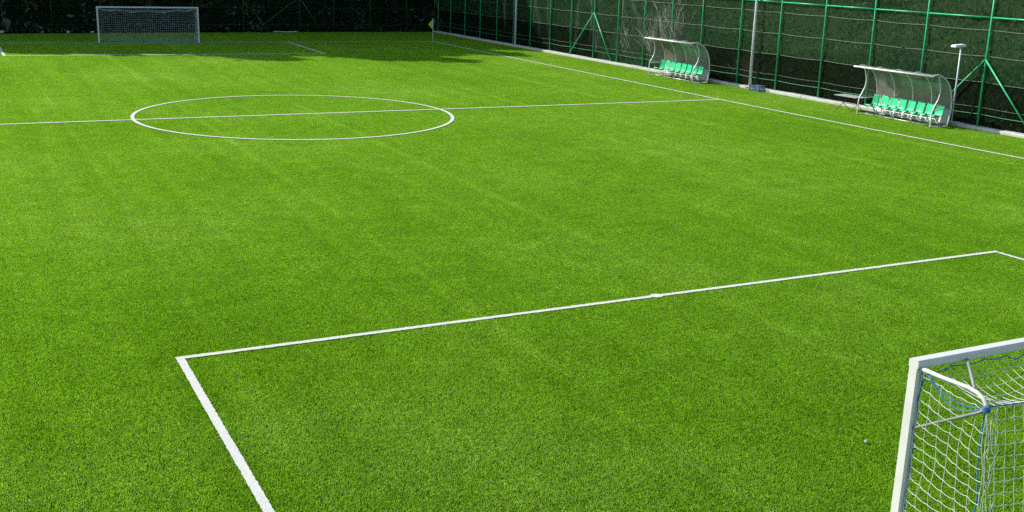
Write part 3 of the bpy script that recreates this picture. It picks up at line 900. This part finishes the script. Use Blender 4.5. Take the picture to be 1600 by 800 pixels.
def bare_shrub(seed, h, stems=9, spread=.35, r0=.018):
    rs = random.Random(seed); mb = MB()
    for k in range(stems):
        a = rs.uniform(0, 2*PI); q = rs.uniform(0, .25)
        d = Vector((math.cos(a)*spread*rs.uniform(.2, 1), math.sin(a)*spread*rs.uniform(.2, 1), 1)).normalized()
        grow(mb, Vector((math.cos(a)*q, math.sin(a)*q, 0)), d, 1.35*r0*rs.uniform(.6, 1.1), h*rs.uniform(.45, .72), 2, rs, .42, .25, .005)
    return mb
# through the netting: x offset behind the fence, y, height, stems
SH = 'bare pale twiggy shrub standing behind the netting of the side fence'
shr = [(40.4, .6, 3.0, 18), (41.2, .8, 3.0, 14), (39.4, .6, 3.2, 18), (42.4, .6, 2.6, 12), (38.4, .7, 3.0, 14), (43.5, .7, 2.7, 7), (44.4, .7, 1.6, 10), (47.0, 1.0, 2.6, 4), (50.0, 1.2, 3.0, 4)]
for i, (y, dx, h, st) in enumerate(shr):
    o = bare_shrub(40+i, h, st, .42 if st > 8 else .2).build('bare_shrub', M['twig'], loc=(FX(y)+dx, y, .08), smooth=True)
    tag(o, SH, 'shrub', 'pale bare shrubs behind the side fence')
for i, (y, h, st) in enumerate(((34.0, 1.3, 14), (33.4, .95, 10))):
    o = bare_shrub(60+i, h, st, .8, .012).build('bare_shrub', M['twig'], loc=(FX(y)+.75, y, .08), smooth=True)
    tag(o, 'low spreading bare shrub by the fence at the near end of the farther dugout', 'shrub', 'low bare shrubs beside the farther dugout')

def leafy_shrub(seed, rad, h, n):
    rs = np.random.default_rng(seed)
    root = empty('leafy_shrub')
    mb = bare_shrub(seed, h*.9, 8, .6, .014); mb.build('stems', M['twig'], root, smooth=True)
    cl = rs.normal(size=(14, 3))*np.array([rad*.45, rad*.45, h*.22])+np.array([0, 0, h*.5])
    C = cl[rs.integers(0, 14, n)]+rs.normal(size=(n, 3))*np.array([rad*.22, rad*.22, h*.12]); C[:, 2] = np.clip(C[:, 2], .04, None)
    V, F = leaf_cards(C, np.full(n, .055), rs); mesh_np('foliage', V, F, M['bush'], root)
    return root
for seed, y, dx, rad, h, lab in ((71, 19.6, .75, .8, 1.15, 'low leafy shrub behind the fence right of the lamp post'),
                                 (72, 25.3, 1.5, .9, 2.4, 'tall leafy shrub behind the netting above the nearer dugout')):
    o = leafy_shrub(seed, rad, h, 2600); o.location = (FX(y)+dx, y, .05); tag(o, lab, 'shrub')

def hill_z(grid, x, y):
    d = (grid[..., 0]-x)**2+(grid[..., 1]-y)**2
    return float(grid.reshape(-1, 3)[d.argmin(), 2])
def ivy():
    rs = np.random.default_rng(5)
    G = side_hill[:16]; G = G[:, 20:]
    r, c, _ = G.shape
    n = 110000
    i = rs.uniform(0, r-1.01, n); j = rs.uniform(0, c-1.01, n); a, b = i.astype(int), j.astype(int); u, v = (i-a)[:, None], (j-b)[:, None]
    P = G[a, b]*(1-u)*(1-v)+G[a+1, b]*u*(1-v)+G[a, b+1]*(1-u)*v+G[a+1, b+1]*u*v
    P[:, 2] += np.abs(rs.normal(0, .22, n))*np.clip(.3+np.sin(P[:, 1]*.9)+np.sin(P[:, 0]*1.3+P[:, 1]*.4), .15, 2)
    keep = P[:, 0] > np.array([FX(y) for y in P[:, 1]])+.35
    V, F = leaf_cards(P[keep], np.full(keep.sum(), .09), rs)
    o = mesh_np('ground_cover', V, F, M['ivy']); tag(o, 'dark green ivy and undergrowth on the bank behind the side fence', 'undergrowth', kind='stuff')
ivy()

def bare_tree(seed, h):
    rs = random.Random(seed); root = empty('bare_tree')
    mb = MB(); pts = []; rr = []
    x = y = 0
    for k in range(9):
        pts.append((x, y, -.4+h*k/8)); rr.append(.085*(1-k/9)+.012); x += rs.gauss(0, .09); y += rs.gauss(0, .09)
    mb.tube(pts, rr, 8); mb.build('trunk', M['twig'], root, smooth=True)
    mb = MB()
    for k in range(14):
        i = rs.randint(2, 8); a = rs.uniform(0, 2*PI)
        grow(mb, Vector(pts[i]), Vector((math.cos(a), math.sin(a), .9)).normalized(), rr[i]*.5, h*.22, 2, rs, .4, .2, .006)
    mb.build('crown', M['twig'], root, smooth=True)
    return root
tr = [bare_tree(81, 9), bare_tree(82, 10.5), bare_tree(83, 8)]
spots = [(53.4, 1.6), (51.6, 2.4), (49.3, 1.9), (47.6, 3.0), (55.6, 2.0), (44.6, 2.6), (57.8, 2.8), (60.5, 2.2)]
for i, (y, dx) in enumerate(spots):
    o = tr[i] if i < 3 else copy_tree(tr[i % 3])
    x = FX(y)+dx; o.location = (x, y, hill_z(side_hill, x, y)); o.rotation_euler = (random.uniform(-.06, .06), random.uniform(-.06, .06), random.uniform(0, 6.28))
    tag(o, 'slender bare tree with a pale trunk on the bank behind the side fence', 'tree', 'bare trees on the bank behind the side fence')
# evergreens higher up the bank, closing the view above the fence
for i in range(17):
    y = 4+i*4.1+random.uniform(-.8, .8); dx = random.uniform(7, 11)
    k = random.randrange(3); o = copy_tree(protos[k]); x = FX(y)+dx
    o.location = (x, y, hill_z(side_hill, x, y)-.3); o.rotation_euler = (0, 0, random.uniform(0, 6.28)); s = random.uniform(.5, .72); o.scale = (s*1.5, s*1.5, s)
    tag(o, 'evergreen tree high on the bank behind the side fence', 'tree', 'evergreens on the bank behind the side fence')

# pale scraps, and one made-up sun fleck, in the hedge beyond the far fence
def scrap(name, x, z, dy, pts, r, label, cat):
    mb = MB(); mb.tube(pts, r, 6)
    o = mb.build(name, M['scrap'], loc=(x, FY(x)+dy, z), smooth=True); tag(o, label, cat)
scrap('branch', 7.75, 1.28, .32, [(-.3, 0, .13), (-.1, .03, .06), (.12, .02, -.03), (.3, 0, -.10)], [.02, .035, .035, .02], 'short pale broken branch caught in the dark hedge behind the far fence', 'branch')
def litter(x, z, dy, w, h, label, seed):
    r = random.Random(seed); mb = MB(); n = 6; V = []
    for o in (0, .012):
        for i in range(n+1):
            for j in range(n+1):
                u, v = i/n-.5, j/n-.5
                V.append((u*w*(1-.5*abs(v))+v*.12, .06*math.sin(i*1.7+j)+o+.03*r.random()*0, v*h-.25*u*h*1.6+.03*math.sin(i*2.2)))
    st = (n+1)**2; F = []
    for s in (0, 1):
        for i in range(n):
            for j in range(n):
                q = (s*st+i*(n+1)+j, s*st+i*(n+1)+j+1, s*st+(i+1)*(n+1)+j+1, s*st+(i+1)*(n+1)+j); F.append(q if s else q[::-1])
    mb.add(V, F); o = mb.build('litter', M['scrap'], loc=(x, FY(x)+dy, z)); tag(o, label, 'litter')
litter(-3.35, 1.0, .35, .42, .14, 'crumpled pale scrap caught in the hedge left of the far goal', 3)
litter(-7.0, .58, .4, .5, .45, 'added pale sheet standing in for a sun fleck low in the hedge at the far left corner', 4)  # sunlit patch of bush, made as a pale sheet

# ------------------------------------------------------------------ camera, light
cx, cy, cz, pan, pitch, roll, f = -10.1909, -6.6432, 5.3828, .47, .2655, .0288, 1726.5839
cam = bpy.data.cameras.new('camera'); co = bpy.data.objects.new('camera', cam); COL.objects.link(co)
cp, sp, ca, sa = math.cos(pitch), math.sin(pitch), math.cos(pan), math.sin(pan)
fwd = Vector((sa*cp, ca*cp, -sp)); right = Vector((ca, -sa, 0)); up = right.cross(fwd)
r2 = right*math.cos(roll)+up*math.sin(roll); u2 = -right*math.sin(roll)+up*math.cos(roll)
R3 = Matrix((r2, u2, -fwd)).transposed()
co.matrix_world = Matrix.Translation((cx, cy, cz)) @ R3.to_4x4()
cam.sensor_fit = 'HORIZONTAL'; cam.sensor_width = 36; cam.lens = f/1600*36; cam.clip_end = 1500; cam.clip_start = .1
S.camera = co

EL = math.radians(37.5); tosun = Vector((-.62, .785, 0)).normalized()*math.cos(EL)+Vector((0, 0, math.sin(EL)))
sun = bpy.data.lights.new('sun', 'SUN'); sun.energy = 4.4; sun.angle = math.radians(.53); sun.color = (1, .95, .87)
so = bpy.data.objects.new('sun', sun); COL.objects.link(so)
so.rotation_euler = tosun.to_track_quat('Z', 'Y').to_euler()
w = bpy.data.worlds.new('World'); S.world = w; w.use_nodes = True
nt = w.node_tree
bg = nt.nodes['Background']; sky = nt.nodes.new('ShaderNodeTexSky'); sky.sky_type = 'NISHITA'; sky.sun_disc = False
sky.sun_elevation = EL; sky.sun_rotation = math.atan2(tosun.x, tosun.y); sky.dust_density = 1.2
nt.links.new(sky.outputs[0], bg.inputs[0]); bg.inputs[1].default_value = .15
S.view_settings.view_transform = 'Standard'; S.view_settings.look = 'None'; S.view_settings.gamma = 1; S.view_settings.use_curve_mapping = False
S.view_settings.exposure = 0.58
S.cycles.max_bounces = 6; S.cycles.diffuse_bounces = 3; S.cycles.glossy_bounces = 3; S.cycles.transparent_max_bounces = 12; S.cycles.transmission_bounces = 4
S.cycles.use_denoising = False
